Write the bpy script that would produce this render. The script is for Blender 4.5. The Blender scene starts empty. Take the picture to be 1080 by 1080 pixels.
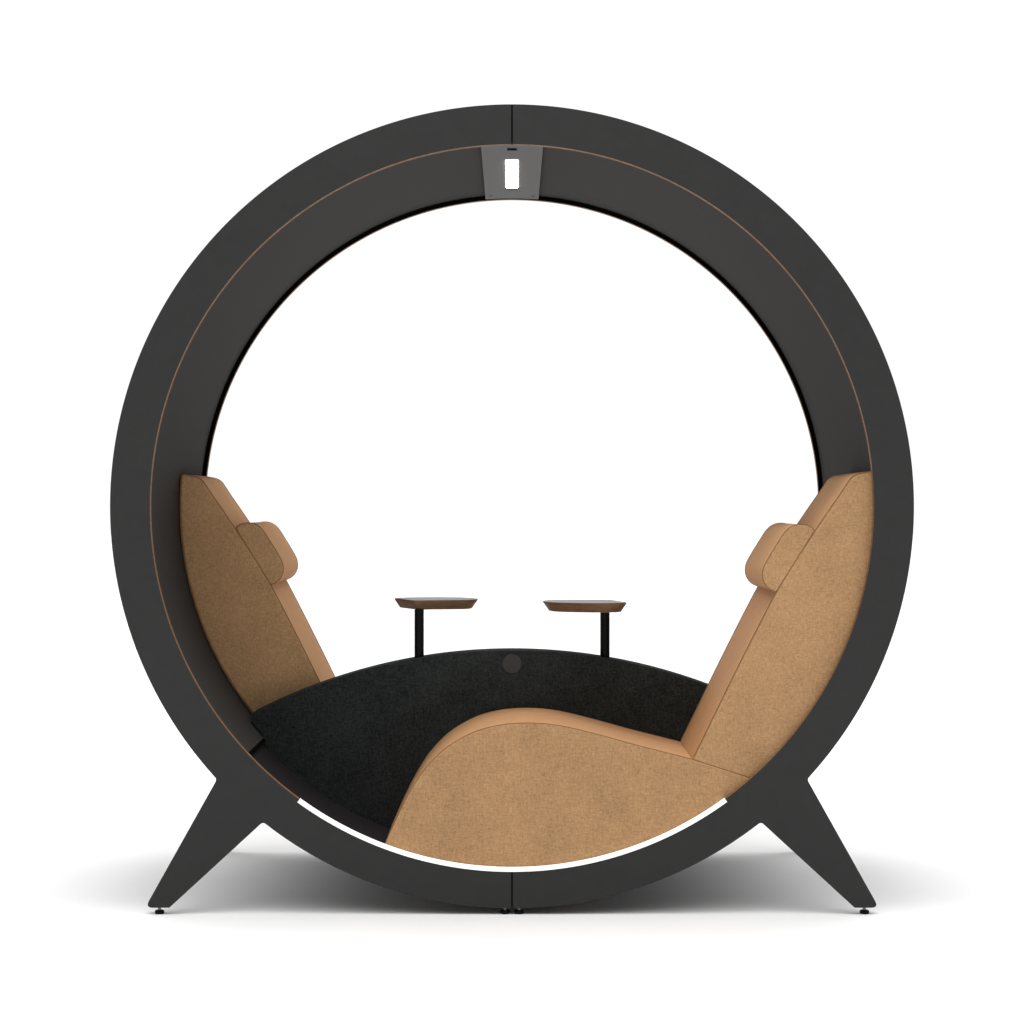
import bpy, bmesh, math
from mathutils import Vector

# ------------------------------------------------------------------ scale
K = 400.0                    # photo pixels per metre in the plane of the front panel
D = 0.85                     # depth of the pod
CAM = 4.634                  # camera distance to the front panel
ZC = 1.0765                  # height of the ring's centre
YC = 0.416                   # middle of the divider
PT = 0.018                   # panel thickness
R_IN, R_OUT = 382.0 / K, 424.0 / K
R_LINER, R_TROUGH = 387.0 / K, 393.0 / K
R_SEAT = 385.4 / K

scn = bpy.context.scene
col = scn.collection
def sc_at(y): return CAM / (CAM + y)
def P(px, py, s=1.0):        # photo measurement -> metres in the pod's own upright plane (x, z)
    return ((px - 540.0) / K / s, ZC + (534.0 - py) / K / s)
def polar(r, deg):           # angle from straight down, positive towards +x
    a = math.radians(deg)
    return (r * math.sin(a), ZC - r * math.cos(a))

# ------------------------------------------------------------------ materials
def mat(name):
    m = bpy.data.materials.new(name); m.use_nodes = True
    return m, m.node_tree.nodes, m.node_tree.links, m.node_tree.nodes['Principled BSDF']
def mapped(n, l, scale):
    tc = n.new('ShaderNodeTexCoord'); mp = n.new('ShaderNodeMapping')
    mp.inputs['Scale'].default_value = scale
    l.new(tc.outputs['Object'], mp.inputs['Vector'])
    return mp.outputs['Vector']
def noise(n, l, scale, sc=1.0, detail=3.0, rough=0.6):
    t = n.new('ShaderNodeTexNoise'); t.inputs['Scale'].default_value = sc
    t.inputs['Detail'].default_value = detail; t.inputs['Roughness'].default_value = rough
    l.new(mapped(n, l, scale), t.inputs['Vector'])
    return t.outputs['Fac']
def math_node(n, l, op, a, b):
    m = n.new('ShaderNodeMath'); m.operation = op
    for i, v in enumerate((a, b)):
        if isinstance(v, (int, float)): m.inputs[i].default_value = v
        else: l.new(v, m.inputs[i])
    return m.outputs[0]
def ramp(n, l, fac, stops):
    r = n.new('ShaderNodeValToRGB')
    while len(r.color_ramp.elements) < len(stops): r.color_ramp.elements.new(0.5)
    for e, (p, c) in zip(r.color_ramp.elements, stops):
        e.position = p; e.color = (*c, 1)
    l.new(fac, r.inputs['Fac'])
    return r.outputs['Color']
def bump(n, l, b, h, strength, dist):
    bp = n.new('ShaderNodeBump'); bp.inputs['Strength'].default_value = strength
    bp.inputs['Distance'].default_value = dist
    l.new(h, bp.inputs['Height']); l.new(bp.outputs['Normal'], b.inputs['Normal'])
def mul(c, k): return tuple(min(1.0, v * k) for v in c)

def felt_mat(name, base, spread, bumpk=0.5, sheen=0.0):
    m, n, l, b = mat(name)
    f1 = noise(n, l, (300, 300, 60), 1.0, 3)      # upright fibres
    f2 = noise(n, l, (60, 300, 300), 1.0, 3)      # cross fibres
    f3 = noise(n, l, (160, 160, 160), 1.0, 3)        # heathered clumps
    f4 = noise(n, l, (9, 9, 9), 1.0, 2)           # broad unevenness
    s = math_node(n, l, 'ADD', math_node(n, l, 'ADD', f1, f2), math_node(n, l, 'ADD', math_node(n, l, 'MULTIPLY', f3, 1.3), math_node(n, l, 'MULTIPLY', f4, 0.6)))
    s = math_node(n, l, 'DIVIDE', s, 4.0)
    cr = ramp(n, l, s, [(0.36, mul(base, 1 - spread)), (0.5, base), (0.64, mul(base, 1 + spread))])
    l.new(cr, b.inputs['Base Color'])
    b.inputs['Roughness'].default_value = 0.95
    b.inputs['Specular IOR Level'].default_value = 0.1
    if sheen: b.inputs['Sheen Weight'].default_value = sheen
    bump(n, l, b, s, bumpk, 0.002)
    return m
def plain_mat(name, base, rough, spec, var=0.06, sc=40, bumpk=0.0):
    m, n, l, b = mat(name)
    f = noise(n, l, (sc, sc, sc), 1.0, 5)
    l.new(ramp(n, l, f, [(0.3, mul(base, 1 - var)), (0.7, mul(base, 1 + var))]), b.inputs['Base Color'])
    rr = math_node(n, l, 'ADD', math_node(n, l, 'MULTIPLY', f, 0.12), rough - 0.06)
    l.new(rr, b.inputs['Roughness'])
    b.inputs['Specular IOR Level'].default_value = spec
    if bumpk: bump(n, l, b, noise(n, l, (sc * 8, sc * 8, sc * 8), 1.0, 2), bumpk, 0.001)
    return m
def wood_mat(name, a, c, rough=0.45):
    m, n, l, b = mat(name)
    f = noise(n, l, (14, 14, 260), 1.0, 5)
    g = noise(n, l, (60, 60, 60), 1.0, 2)
    s = math_node(n, l, 'ADD', math_node(n, l, 'MULTIPLY', f, 0.8), math_node(n, l, 'MULTIPLY', g, 0.2))
    l.new(ramp(n, l, s, [(0.35, a), (0.65, c)]), b.inputs['Base Color'])
    b.inputs['Roughness'].default_value = rough
    b.inputs['Specular IOR Level'].default_value = 0.25
    return m
def glow_mat(name, strength):
    m, n, l, b = mat(name)
    b.inputs['Base Color'].default_value = (0.85, 0.85, 0.85, 1)
    b.inputs['Emission Color'].default_value = (1.0, 0.98, 0.95, 1)
    b.inputs['Emission Strength'].default_value = strength
    return m

M_PANEL = plain_mat('dark_laminate', (0.0375, 0.0372, 0.0368), 0.62, 0.14, 0.05, 25, 0.03)
M_PLY = wood_mat('ply_edge', (0.165, 0.083, 0.036), (0.27, 0.145, 0.066), 0.7)
M_LINER = plain_mat('liner_laminate', (0.046, 0.0437, 0.0412), 0.8, 0.04, 0.05, 20, 0.03)
M_TROUGH = plain_mat('footwell_lining', (0.022, 0.019, 0.021), 0.8, 0.08, 0.1, 30, 0.05)
M_SHADE_JOINT = plain_mat('shade_joint_black', (0.003, 0.0028, 0.0026), 0.9, 0.02)  # black of the seams and slot, also used for strips of painted shade
M_GREY = plain_mat('grey_metal', (0.114, 0.114, 0.114), 0.65, 0.08, 0.03, 60)
M_BLACKPOST = plain_mat('black_powder_coat', (0.0035, 0.0035, 0.0035), 0.35, 0.10)
M_STEEL = plain_mat('steel_stem', (0.25, 0.25, 0.25), 0.3, 0.6)
M_PLASTIC = plain_mat('grommet_plastic', (0.054, 0.0535, 0.0525), 0.6, 0.1)
M_FELT = felt_mat('charcoal_felt', (0.0270, 0.0310, 0.0305), 0.7, 0.5)
M_FABRIC = felt_mat('tan_wool', (0.485, 0.287, 0.143), 0.32, 0.4)
M_LEATHER = plain_mat('tan_leather', (0.54, 0.300, 0.150), 0.7, 0.03, 0.05, 30, 0.05)
M_PIPING = plain_mat('seam_thread', (0.26, 0.145, 0.068), 0.9, 0.05)
M_WALNUT = wood_mat('walnut', (0.095, 0.051, 0.024), (0.20, 0.115, 0.056), 0.55)
M_TOP = plain_mat('pale_laminate', (0.38, 0.375, 0.37), 0.5, 0.2, 0.03)
M_STRIP = glow_mat('light_strip_glow', 0.45)
M_LAMP = glow_mat('lamp_glow', 42.0)
M_FLOOR = plain_mat('white_floor', (0.80, 0.80, 0.80), 0.9, 0.05, 0.01, 3)

# ------------------------------------------------------------------ mesh helpers
def link(name, bm, mats, parent=None, loc=(0, 0, 0), smooth=None):
    me = bpy.data.meshes.new(name)
    bmesh.ops.recalc_face_normals(bm, faces=bm.faces[:])
    bm.transform(__import__('mathutils').Matrix.Translation(-Vector(loc)))
    bm.to_mesh(me); bm.free()
    for m in (mats if isinstance(mats, (list, tuple)) else [mats]): me.materials.append(m)
    o = bpy.data.objects.new(name, me); col.objects.link(o)
    if parent is not None: o.parent = parent
    if smooth is not None:
        for p in me.polygons: p.use_smooth = True
        me.set_sharp_from_angle(angle=math.radians(smooth))
    return o
def prism(bm, pts, y0, y1, cap=0, side=0):        # outline in (x, z), extruded along y
    a = [bm.verts.new((x, y0, z)) for x, z in pts]
    b = [bm.verts.new((x, y1, z)) for x, z in pts]
    n = len(pts)
    for vs in (a, b[::-1]):
        f = bm.faces.new(vs); f.material_index = cap
    for i in range(n):
        f = bm.faces.new((a[i], b[i], b[(i + 1) % n], a[(i + 1) % n])); f.material_index = side
    return a, b
def arc(r, a0, a1, step=1.0):
    n = max(2, int(abs(a1 - a0) / step) + 1)
    return [polar(r, a0 + (a1 - a0) * i / (n - 1)) for i in range(n)]
def round_corner(p0, p, p1, r, n=6):              # fillet of radius r at corner p
    p0, p, p1 = Vector(p0), Vector(p), Vector(p1)
    u, v = (p0 - p).normalized(), (p1 - p).normalized()
    th = u.angle(v); t = min(r / math.tan(th / 2), 0.9 * (p0 - p).length, 0.9 * (p1 - p).length)
    a, b = p + u * t, p + v * t
    out = []
    for i in range(n + 1):
        k = i / n
        q = a * (1 - k) ** 2 + p * (2 * k * (1 - k) * 0.9) + (a + b) * 0.5 * (2 * k * (1 - k) * 0.1) + b * k ** 2
        out.append((q.x, q.y))
    return out
def spline(pts, per=8):                           # Catmull-Rom through the points
    out = []
    q = [Vector(p) for p in pts]
    q = [q[0] * 2 - q[1]] + q + [q[-1] * 2 - q[-2]]
    for i in range(1, len(q) - 2):
        a, b, c, d = q[i - 1:i + 3]
        for k in range(per):
            t = k / per
            v = 0.5 * ((2 * b) + (c - a) * t + (2 * a - 5 * b + 4 * c - d) * t * t + (3 * b - a - 3 * c + d) * t ** 3)
            out.append((v.x, v.y))
    out.append(tuple(q[-2]))
    return out
def band(bm, r0, r1, a0, a1, y0, y1, step=1.0, closed=False, mi=0):   # curved slab between two radii
    n = max(2, int(abs(a1 - a0) / step) + 1)
    rows = []
    m = n - 1 if closed else n
    for i in range(m):
        a = a0 + (a1 - a0) * i / (n - 1)
        row = []
        for r, y in ((r0, y0), (r1, y0), (r1, y1), (r0, y1)):
            x, z = polar(r, a); row.append(bm.verts.new((x, y, z)))
        rows.append(row)
    for i in range(m if closed else m - 1):
        p, q = rows[i], rows[(i + 1) % m]
        for k in range(4):
            f = bm.faces.new((p[k], p[(k + 1) % 4], q[(k + 1) % 4], q[k])); f.material_index = mi
    if not closed:
        bm.faces.new(rows[0]); bm.faces.new(rows[-1][::-1])
def tube(bm, pts, rad, n=8, closed=False):
    q = [Vector(p) for p in pts]; m = len(q); rings = []
    for i in range(m):
        t = (q[(i + 1) % m] - q[i - 1]) if closed else (q[min(i + 1, m - 1)] - q[max(i - 1, 0)])
        t.normalize()
        u = t.cross(Vector((0, 1, 0)))
        if u.length < 1e-4: u = t.cross(Vector((1, 0, 0)))
        u.normalize(); w = t.cross(u)
        rings.append([bm.verts.new(q[i] + (u * math.cos(2 * math.pi * k / n) + w * math.sin(2 * math.pi * k / n)) * rad) for k in range(n)])
    for i in range(m if closed else m - 1):
        a, b = rings[i], rings[(i + 1) % m]
        for k in range(n): bm.faces.new((a[k], a[(k + 1) % n], b[(k + 1) % n], b[k]))
    if not closed:
        bm.faces.new(rings[0][::-1]); bm.faces.new(rings[-1])
def lathe(bm, x, y, prof, n=24):                  # prof: (radius, z) bottom to top
    rings = [[bm.verts.new((x + r * math.cos(2 * math.pi * k / n), y + r * math.sin(2 * math.pi * k / n), z)) for k in range(n)] for r, z in prof]
    for a, b in zip(rings, rings[1:]):
        for k in range(n): bm.faces.new((a[k], a[(k + 1) % n], b[(k + 1) % n], b[k]))
    bm.faces.new(rings[0][::-1]); bm.faces.new(rings[-1])
def disc_y(bm, x, z, r, y0, y1, n=40, soft=0.0015):
    prof = [(r - soft, y0), (r, y0 + soft), (r, y1)] if y0 < y1 else [(r - soft, y0), (r, y0 - soft), (r, y1)]
    rings = [[bm.verts.new((x + q * math.cos(2 * math.pi * k / n), y, z + q * math.sin(2 * math.pi * k / n))) for k in range(n)] for q, y in prof]
    for a, b in zip(rings, rings[1:]):
        for k in range(n): bm.faces.new((a[k], a[(k + 1) % n], b[(k + 1) % n], b[k]))
    bm.faces.new(rings[0]); bm.faces.new(rings[-1][::-1])
def bevel(o, w, seg=3, angle=35):
    md = o.modifiers.new('bevel', 'BEVEL'); md.width = w; md.segments = seg
    md.limit_method = 'ANGLE'; md.angle_limit = math.radians(angle); md.use_clamp_overlap = True
    return o
def empty(name, label, cat, loc, group=None, rz=0.0):
    o = bpy.data.objects.new(name, None); col.objects.link(o)
    o.location = loc; o.rotation_euler = (0, 0, rz); o.empty_display_size = 0.1
    o['label'] = label; o['category'] = cat
    if group: o['group'] = group
    return o

# ------------------------------------------------------------------ floor
bm = bmesh.new()
bmesh.ops.create_grid(bm, x_segments=1, y_segments=1, size=60)
fl = link('floor', bm, M_FLOOR); fl['kind'] = 'structure'

# ------------------------------------------------------------------ the ring pod
pod_loc = (0, D / 2, 0)
pod = empty('ring_pod', 'big round black ring pod on splayed legs with a copper-brown inner edge', 'pod', pod_loc)
GAP = {'front_panel': 0.0012, 'rear_panel': 0.0002}   # the two halves meet at a narrow joint

def half_panel(sign, gap):
    n1, n2 = P(228.4, 822.2), P(277.0, 867.3)
    f1, f2 = P(153.0, 957.4), P(178.6, 957.4)
    a1 = math.degrees(math.atan2(n1[0], ZC - n1[1])); a2 = math.degrees(math.atan2(n2[0], ZC - n2[1]))
    g_in, g_out = math.degrees(gap / R_IN), math.degrees(gap / R_OUT)
    da = 0.9
    pts = arc(R_IN, -180 + g_in, -g_in, 0.75)
    pts += arc(R_OUT, -g_out, a2 + da, 0.75)
    pts += round_corner(polar(R_OUT, a2 + da), polar(R_OUT, a2), f2, 0.010)[1:]
    pts += round_corner(n2, f2, f1, 0.004)
    pts += round_corner(f2, f1, n1, 0.011)
    pts += round_corner(f1, polar(R_OUT, a1), polar(R_OUT, a1 - da), 0.010)[:-1]
    pts += arc(R_OUT, a1 - da, -180 + g_out, 0.75)
    if sign > 0: pts = [(-x, z) for x, z in pts][::-1]
    return pts
for name, y0, y1 in (('front_panel', 0.0, PT), ('rear_panel', D - PT, D)):
    for sgn in (-1, 1):
        bm = bmesh.new(); prism(bm, half_panel(sgn, GAP[name]), y0, y1, 0, 1)
        link(name, bm, [M_PANEL, M_PLY], pod, pod_loc)

for z0, z1 in ((ZC + R_IN + 0.002, ZC + R_OUT - 0.0004), (ZC - R_OUT + 0.0004, ZC - R_IN - 0.006)):
    bm = bmesh.new(); prism(bm, [(-0.0020, z0), (0.0020, z0), (0.0020, z1), (-0.0020, z1)], -0.0004, PT * 0.9)
    link('seam_filler', bm, M_SHADE_JOINT, pod, pod_loc)
bm = bmesh.new(); band(bm, 413 / K, 419 / K, 0, 360, PT - 0.004, D - PT + 0.004, 1.0, True)
link('outer_shell', bm, M_PANEL, pod, pod_loc, 40)
bm = bmesh.new(); band(bm, R_LINER, R_LINER + 0.012, 47.0, 313.0, PT + 0.0003, D - PT - 0.0003, 0.75)
link('liner', bm, M_LINER, pod, pod_loc, 40)
bm = bmesh.new(); band(bm, R_TROUGH, R_TROUGH + 0.012, -48.2, 48.2, PT + 0.0003, D - PT - 0.0003, 0.75)
link('footwell', bm, M_TROUGH, pod, pod_loc, 40)
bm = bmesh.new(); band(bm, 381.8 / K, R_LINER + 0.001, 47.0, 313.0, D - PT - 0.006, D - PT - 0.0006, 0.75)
link('rear_shade_band', bm, M_SHADE_JOINT, pod, pod_loc, 40)  # black strip that paints the shade on the rear panel's inner face
for a0, a1 in ((46.55, 46.99), (313.01, 313.45)):
    bm = bmesh.new(); band(bm, R_LINER + 0.0004, R_TROUGH + 0.010, a0, a1, PT + 0.001, D - PT - 0.001, 0.4)
    link('gap_shade_strip', bm, M_SHADE_JOINT, pod, pod_loc)  # solid black strip painting the shade of the gap at the liner's end
bm = bmesh.new(); band(bm, 381.8 / K, 385.5 / K, -35.95, 36.05, -0.0008, PT + 0.0008, 0.75)
strip = link('light_strip', bm, M_STRIP, pod, pod_loc, 40)
strip['label'] = 'lit white strip along the bottom of the ring'

# ceiling light panel
bm = bmesh.new(); zt = 382.4 / K
hw = 0.0822
prism(bm, [(-hw, ZC + zt - 0.0028), (-hw, ZC + zt + 0.014), (hw, ZC + zt + 0.014), (hw, ZC + zt - 0.0028), (0.03, ZC + zt - 0.0003), (-0.03, ZC + zt - 0.0003)], PT + 0.001, D - PT - 0.0015)
cp = link('ceiling_panel', bm, M_GREY, pod, pod_loc)
def down_box(name, x0, x1, y0, y1, m, drop=0.0015, parent=None):
    b_ = bmesh.new(); zz = ZC + zt
    prism(b_, [(x0, zz - drop), (x0, zz + 0.006), (x1, zz + 0.006), (x1, zz - drop)], y0, y1)
    return link(name, b_, m, parent or cp, pod_loc)
down_box('lamp', -0.0170, 0.0170, 0.220, 0.636, M_LAMP)
down_box('sensor_slot', -0.0127, 0.0127, 0.056, 0.081, M_SHADE_JOINT)
for k in range(4):
    x = -0.0115 + k * 0.0077
    down_box('vent_hole', x - 0.0020, x + 0.0020, 0.668, 0.698, M_PLASTIC, 0.0009)
for x in (-0.066, 0.066):
    bm = bmesh.new(); z0 = ZC + zt
    lathe(bm, x, 0.770, [(0.004, z0 - 0.0034), (0.004, z0 + 0.004)], 14)
    link('screw', bm, M_PLASTIC, cp, pod_loc)

# levelling feet
def foot(x, y, ztop):
    b_ = bmesh.new(); lathe(b_, x, y, [(0.0112, 0.0), (0.0125, 0.002), (0.0125, 0.0075), (0.009, 0.0095), (0.006, 0.0098)], 24)
    f = link('levelling_foot', b_, M_BLACKPOST, pod, pod_loc, 40)
    b_ = bmesh.new(); lathe(b_, x, y, [(0.0048, 0.0096), (0.0042, 0.013), (0.0042, ztop + 0.006)], 16)
    link('stem', b_, M_STEEL, f, pod_loc, 40)
for y in (0.0135, D - 0.0135):
    for px in (167.2, 912.8): foot(P(px, 0)[0], y, P(0, 957.4)[1])
    for px in (532.5, 547.5): foot(P(px, 0)[0], y, P(0, 958)[1])

# divider between the seats
DY0, DY1 = 0.374, 0.458
sd = sc_at(DY0)
cz = P(540, 1286, sd)[1]; rd = 600 / K / sd
pts = []
px_end = 273.5
for i in range(61):
    x = (-px_end + 2 * px_end * i / 60) / K / sd
    pts.append((x, cz + math.sqrt(rd * rd - x * x)))
r_d = 385.8 / K
a_top = math.degrees(math.atan2(pts[-1][0], ZC - pts[-1][1]))
lo = arc(r_d, a_top - 1.0, 47.3, 1.0) + arc((R_TROUGH * K + 3) / K, 46.9, -46.9, 1.0) + arc(r_d, -47.3, -a_top + 1.0, 1.0)
bm = bmesh.new(); prism(bm, pts + lo, DY0, DY1)
dv = link('divider', bm, M_FELT, pod, pod_loc); bevel(dv, 0.0025, 2, 80)
gx, gz = P(540, 700.2, sd)
for y0, y1 in ((DY0 - 0.002, DY0 + 0.01), (DY1 + 0.002, DY1 - 0.01)):
    bm = bmesh.new(); disc_y(bm, gx, gz, 10.2 / K / sd, y0, y1)
    link('grommet', bm, M_PLASTIC, dv, pod_loc, 40)

# ------------------------------------------------------------------ the two lounge seats
SY0, SY1 = 0.021, 0.370
ss = 0.9955
def cushion(name, outline, parent, loc, w=0.007, y0=SY0, y1=SY1, pipe_range=None):
    b_ = bmesh.new(); prism(b_, outline, y0, y1, 0, 1)
    o = link(name, b_, [M_FABRIC, M_LEATHER], parent, loc, 40); bevel(o, w, 4, 50)
    return o
def piping(outline, parent, loc, y0=SY0, y1=SY1, inset=0.0017):
    for y in (y0 + inset, y1 - inset):
        b_ = bmesh.new(); tube(b_, [(x, y, z) for x, z in outline], 0.0011, 6)
        link('piping', b_, M_PIPING, parent, loc, 60)

def make_seat():
    loc = (0.15, (SY0 + SY1) / 2, P(540, 534 + 391)[1])
    t = empty('lounge_seat', 'x', 'seat', loc, 'tan lounge seats inside the ring')
    # leg rest and seat: one wavy cushion
    wave = [P(x, y, ss) for x, y in ((402.6, 898.5), (406.8, 888.5), (420, 859), (435, 830.5), (449, 810), (467, 791.5), (485, 779.5), (502, 771.3), (518, 766.6),
            (534, 763.8), (550, 762.6), (567, 762.8), (583, 764.3), (600, 767.2), (633, 775.3), (665, 784.2), (700, 793.2), (729.8, 800.7))]
    top = spline(wave, 4)
    j = P(794, 821.3, ss)
    aj = math.degrees(math.atan2(j[0], ZC - j[1])); a0 = math.degrees(math.atan2(top[0][0], ZC - top[0][1]))
    rs = 390.5 / K
    outline = top + [j] + arc(rs, aj - 0.9, a0 + 0.4, 1.0)
    sc_ = cushion('seat_cushion', outline, t, loc)
    piping(top[2:] + [j], sc_, loc)
    # backrest
    fr = [P(x, y, ss) for x, y in ((731.5, 798.8), (748, 765.2), (765, 730.4), (784, 692.0), (803, 654.5), (818.8, 624.6), (838, 593), (856.8, 564), (876, 535.5), (888, 518.5))]
    fr = spline(fr, 4)
    crn = round_corner(fr[-1], P(899.5, 500.3, ss), P(921, 497.0, ss), 0.042, 8)
    tip = P(920.5, 496.4, ss)
    at = math.degrees(math.atan2(tip[0], ZC - tip[1]))
    tipz = polar(R_SEAT, at)
    jb = P(790.5, 821.8, ss); ab = math.degrees(math.atan2(jb[0], ZC - jb[1]))
    back = arc(R_SEAT, at - 1.0, ab + 0.6, 1.0)
    tr = round_corner(crn[-1], tipz, back[0], 0.008, 4)
    outline = [P(729.8, 802.2, ss)] + fr[:-1] + crn + tr + back + [jb]
    br = cushion('backrest', outline, t, loc, 0.007, SY0 + 0.001, SY1 - 0.001)
    piping(fr[:-1] + crn + tr + back, br, loc, SY0 + 0.001, SY1 - 0.001)
    # headrest: a D-shaped bolster lying on the backrest
    b0, b1 = P(819.6, 624.4, ss), P(858.6, 559.4, ss)
    u = Vector(b1) - Vector(b0); L = u.length; u.normalize(); v = Vector((-u.y, u.x))
    H = 0.0735
    def q(a, h): w_ = Vector(b0) + u * (a * L) + v * (h * H); return (w_.x, w_.y)
    # measured outline of the front end, photo pixels
    hp = [(818.9, 624.8), (812.5, 621.8), (807.6, 617.2), (804.6, 610.6), (804.3, 603.6), (806.2, 596.6), (812.0, 586.2), (818.6, 575.4), (825.4, 564.8), (829.5, 559.6),
          (834.8, 555.4), (841.0, 553.3), (847.6, 553.2), (853.6, 554.6), (857.4, 557.0)]
    hs = spline([P(x, y, ss) for x, y in hp], 4)
    e = [P(859.3, 559.6, ss), P(839.4, 592.2, ss)]
    ho = hs + e
    hd = cushion('headrest', ho, t, loc, 0.006, SY0 + 0.001, SY1 - 0.001)
    piping(hs + e[:1], hd, loc, SY0 + 0.001, SY1 - 0.001)
    return t
def copy_tree(o, parent=None):
    c = o.copy(); col.objects.link(c)
    if parent is not None: c.parent = parent
    for ch in list(o.children): copy_tree(ch, c)
    return c
seat = make_seat()
seat['label'] = 'tan lounge seat in front of the charcoal divider, its wavy leg rest in full view'
seat2 = copy_tree(seat)
seat2['label'] = 'tan lounge seat behind the charcoal divider, only its backrest and headrest showing'
seat2.location = (-seat.location.x, 2 * YC - seat.location.y, seat.location.z)
seat2.rotation_euler = (0, 0, math.pi)

# ------------------------------------------------------------------ the two swivel tables
H_TOP = 108.08 / K                      # below the ring's centre
z_top = ZC - H_TOP
def make_table(xp):
    loc = (xp, YC, P(540, 700, sd)[1])
    t = empty('side_table', 'x', 'table', loc, 'small tables on posts rising from the divider')
    corner = (-0.015, -0.020)
    rest = [(0.145, 0.014), (0.163, 0.038), (0.166, 0.078), (0.150, 0.118), (0.118, 0.147), (0.070, 0.160), (0.015, 0.161), (-0.035, 0.150), (-0.066, 0.130), (-0.078, 0.106)]
    TS = 1.005
    out = round_corner((-0.078, 0.106), corner, (0.145, 0.014), 0.006, 3) + spline(rest, 4)
    out = [(x * TS, y * TS) for x, y in out]
    def ring(inset, z):
        n = len(out); r = []
        cx, cy = 0.045, 0.072
        for x, y in out:
            d = math.hypot(x - cx, y - cy); k = (d - inset) / d
            r.append((cx + (x - cx) * k + xp, cy + (y - cy) * k + YC, z))
        return r
    b_ = bmesh.new()
    levels = [ring(0.021, z_top - 0.0268), ring(0.0175, z_top - 0.0272 + 0.0012), ring(0.0006, z_top - 0.0022), ring(0.0006, z_top)]
    levels = [[b_.verts.new(p) for p in lv] for lv in levels]
    n = len(out)
    for a, b in zip(levels, levels[1:]):
        for k in range(n): b_.faces.new((a[k], a[(k + 1) % n], b[(k + 1) % n], b[k]))
    b_.faces.new(levels[0][::-1]); b_.faces.new(levels[-1])
    tt = link('table_top', b_, M_WALNUT, t, loc, 35)
    b_ = bmesh.new()
    levels = [[b_.verts.new(p) for p in lv] for lv in (ring(0.003, z_top - 0.001), ring(0.003, z_top + 0.0009))]
    for k in range(n): b_.faces.new((levels[0][k], levels[0][(k + 1) % n], levels[1][(k + 1) % n], levels[1][k]))
    b_.faces.new(levels[0][::-1]); b_.faces.new(levels[1])
    link('inlay', b_, M_TOP, tt, loc)
    b_ = bmesh.new()
    zb = cz + math.sqrt(rd * rd - xp * xp) - 0.03
    lathe(b_, xp, YC, [(0.0136, zb), (0.0136, z_top - 0.0266)], 28)
    link('post', b_, M_BLACKPOST, t, loc, 40)
    return t
tb = make_table(P(442.1, 0, sc_at(YC))[0])
tb['label'] = 'small walnut table with a straight cornered front edge, nearer the half-hidden seat'
tb2 = copy_tree(tb)
tb2['label'] = 'small walnut table with a smoothly curved front edge, nearer the fully visible seat'
tb2.location = (P(638.0, 0, sc_at(YC))[0], YC, tb.location.z)
tb2.rotation_euler = (0, 0, math.pi - math.radians(12))

# ------------------------------------------------------------------ studio light
w = bpy.data.worlds.new('World'); scn.world = w; w.use_nodes = True
W_SIDE, W_TOP = 0.10, 4.8
wn, wl = w.node_tree.nodes, w.node_tree.links
tc = wn.new('ShaderNodeTexCoord'); sx = wn.new('ShaderNodeSeparateXYZ'); wl.new(tc.outputs['Generated'], sx.inputs[0])
el = math_node(wn, wl, 'MAXIMUM', sx.outputs['Z'], 0.0)      # white studio dome, brighter overhead
rear = math_node(wn, wl, 'MAXIMUM', math_node(wn, wl, 'MULTIPLY', math_node(wn, wl, 'ADD', sx.outputs['Y'], 0.05), 4.0), 0.0)   # the lit backdrop behind the pod
rear = math_node(wn, wl, 'MINIMUM', rear, 1.0)
low = math_node(wn, wl, 'MINIMUM', math_node(wn, wl, 'MAXIMUM', math_node(wn, wl, 'MULTIPLY', math_node(wn, wl, 'SUBTRACT', 0.50, el), 5.0), 0.0), 1.0)
rear = math_node(wn, wl, 'MULTIPLY', rear, low)
dome = math_node(wn, wl, 'ADD', math_node(wn, wl, 'MULTIPLY', math_node(wn, wl, 'POWER', el, 4.8), W_TOP - W_SIDE), W_SIDE)
wl.new(math_node(wn, wl, 'ADD', dome, math_node(wn, wl, 'MULTIPLY', rear, 1.03 - W_SIDE)), wn['Background'].inputs['Strength'])
wn['Background'].inputs['Color'].default_value = (1, 1, 1, 1)
def area(name, loc, target, sx, sy, power, colr=(1, 1, 1)):
    l = bpy.data.lights.new(name, 'AREA'); l.shape = 'RECTANGLE'; l.size = sx; l.size_y = sy
    l.energy = power; l.color = colr
    o = bpy.data.objects.new(name, l); col.objects.link(o); o.location = loc
    o.rotation_euler = (Vector(target) - Vector(loc)).to_track_quat('-Z', 'Y').to_euler()
    return o
area('overhead_fill', (0, -0.6, 4.5), (0, 0.3, 0), 2.0, 1.0, 40)  # unseen area lamp, added as fill for the front

cam = bpy.data.cameras.new('Camera'); co = bpy.data.objects.new('Camera', cam); col.objects.link(co)
co.location = (0, -CAM, ZC); co.rotation_euler = (math.radians(90), 0, 0)
cam.sensor_width = 36; cam.lens = 36 * K * CAM / 1080; cam.shift_y = -6 / 1080
cam.clip_end = 500
scn.camera = co
vs = scn.view_settings
vs.view_transform = 'Standard'; vs.look = 'None'; vs.exposure = 0; vs.gamma = 1; vs.use_curve_mapping = False
scn.cycles.max_bounces = 10; scn.cycles.diffuse_bounces = 6
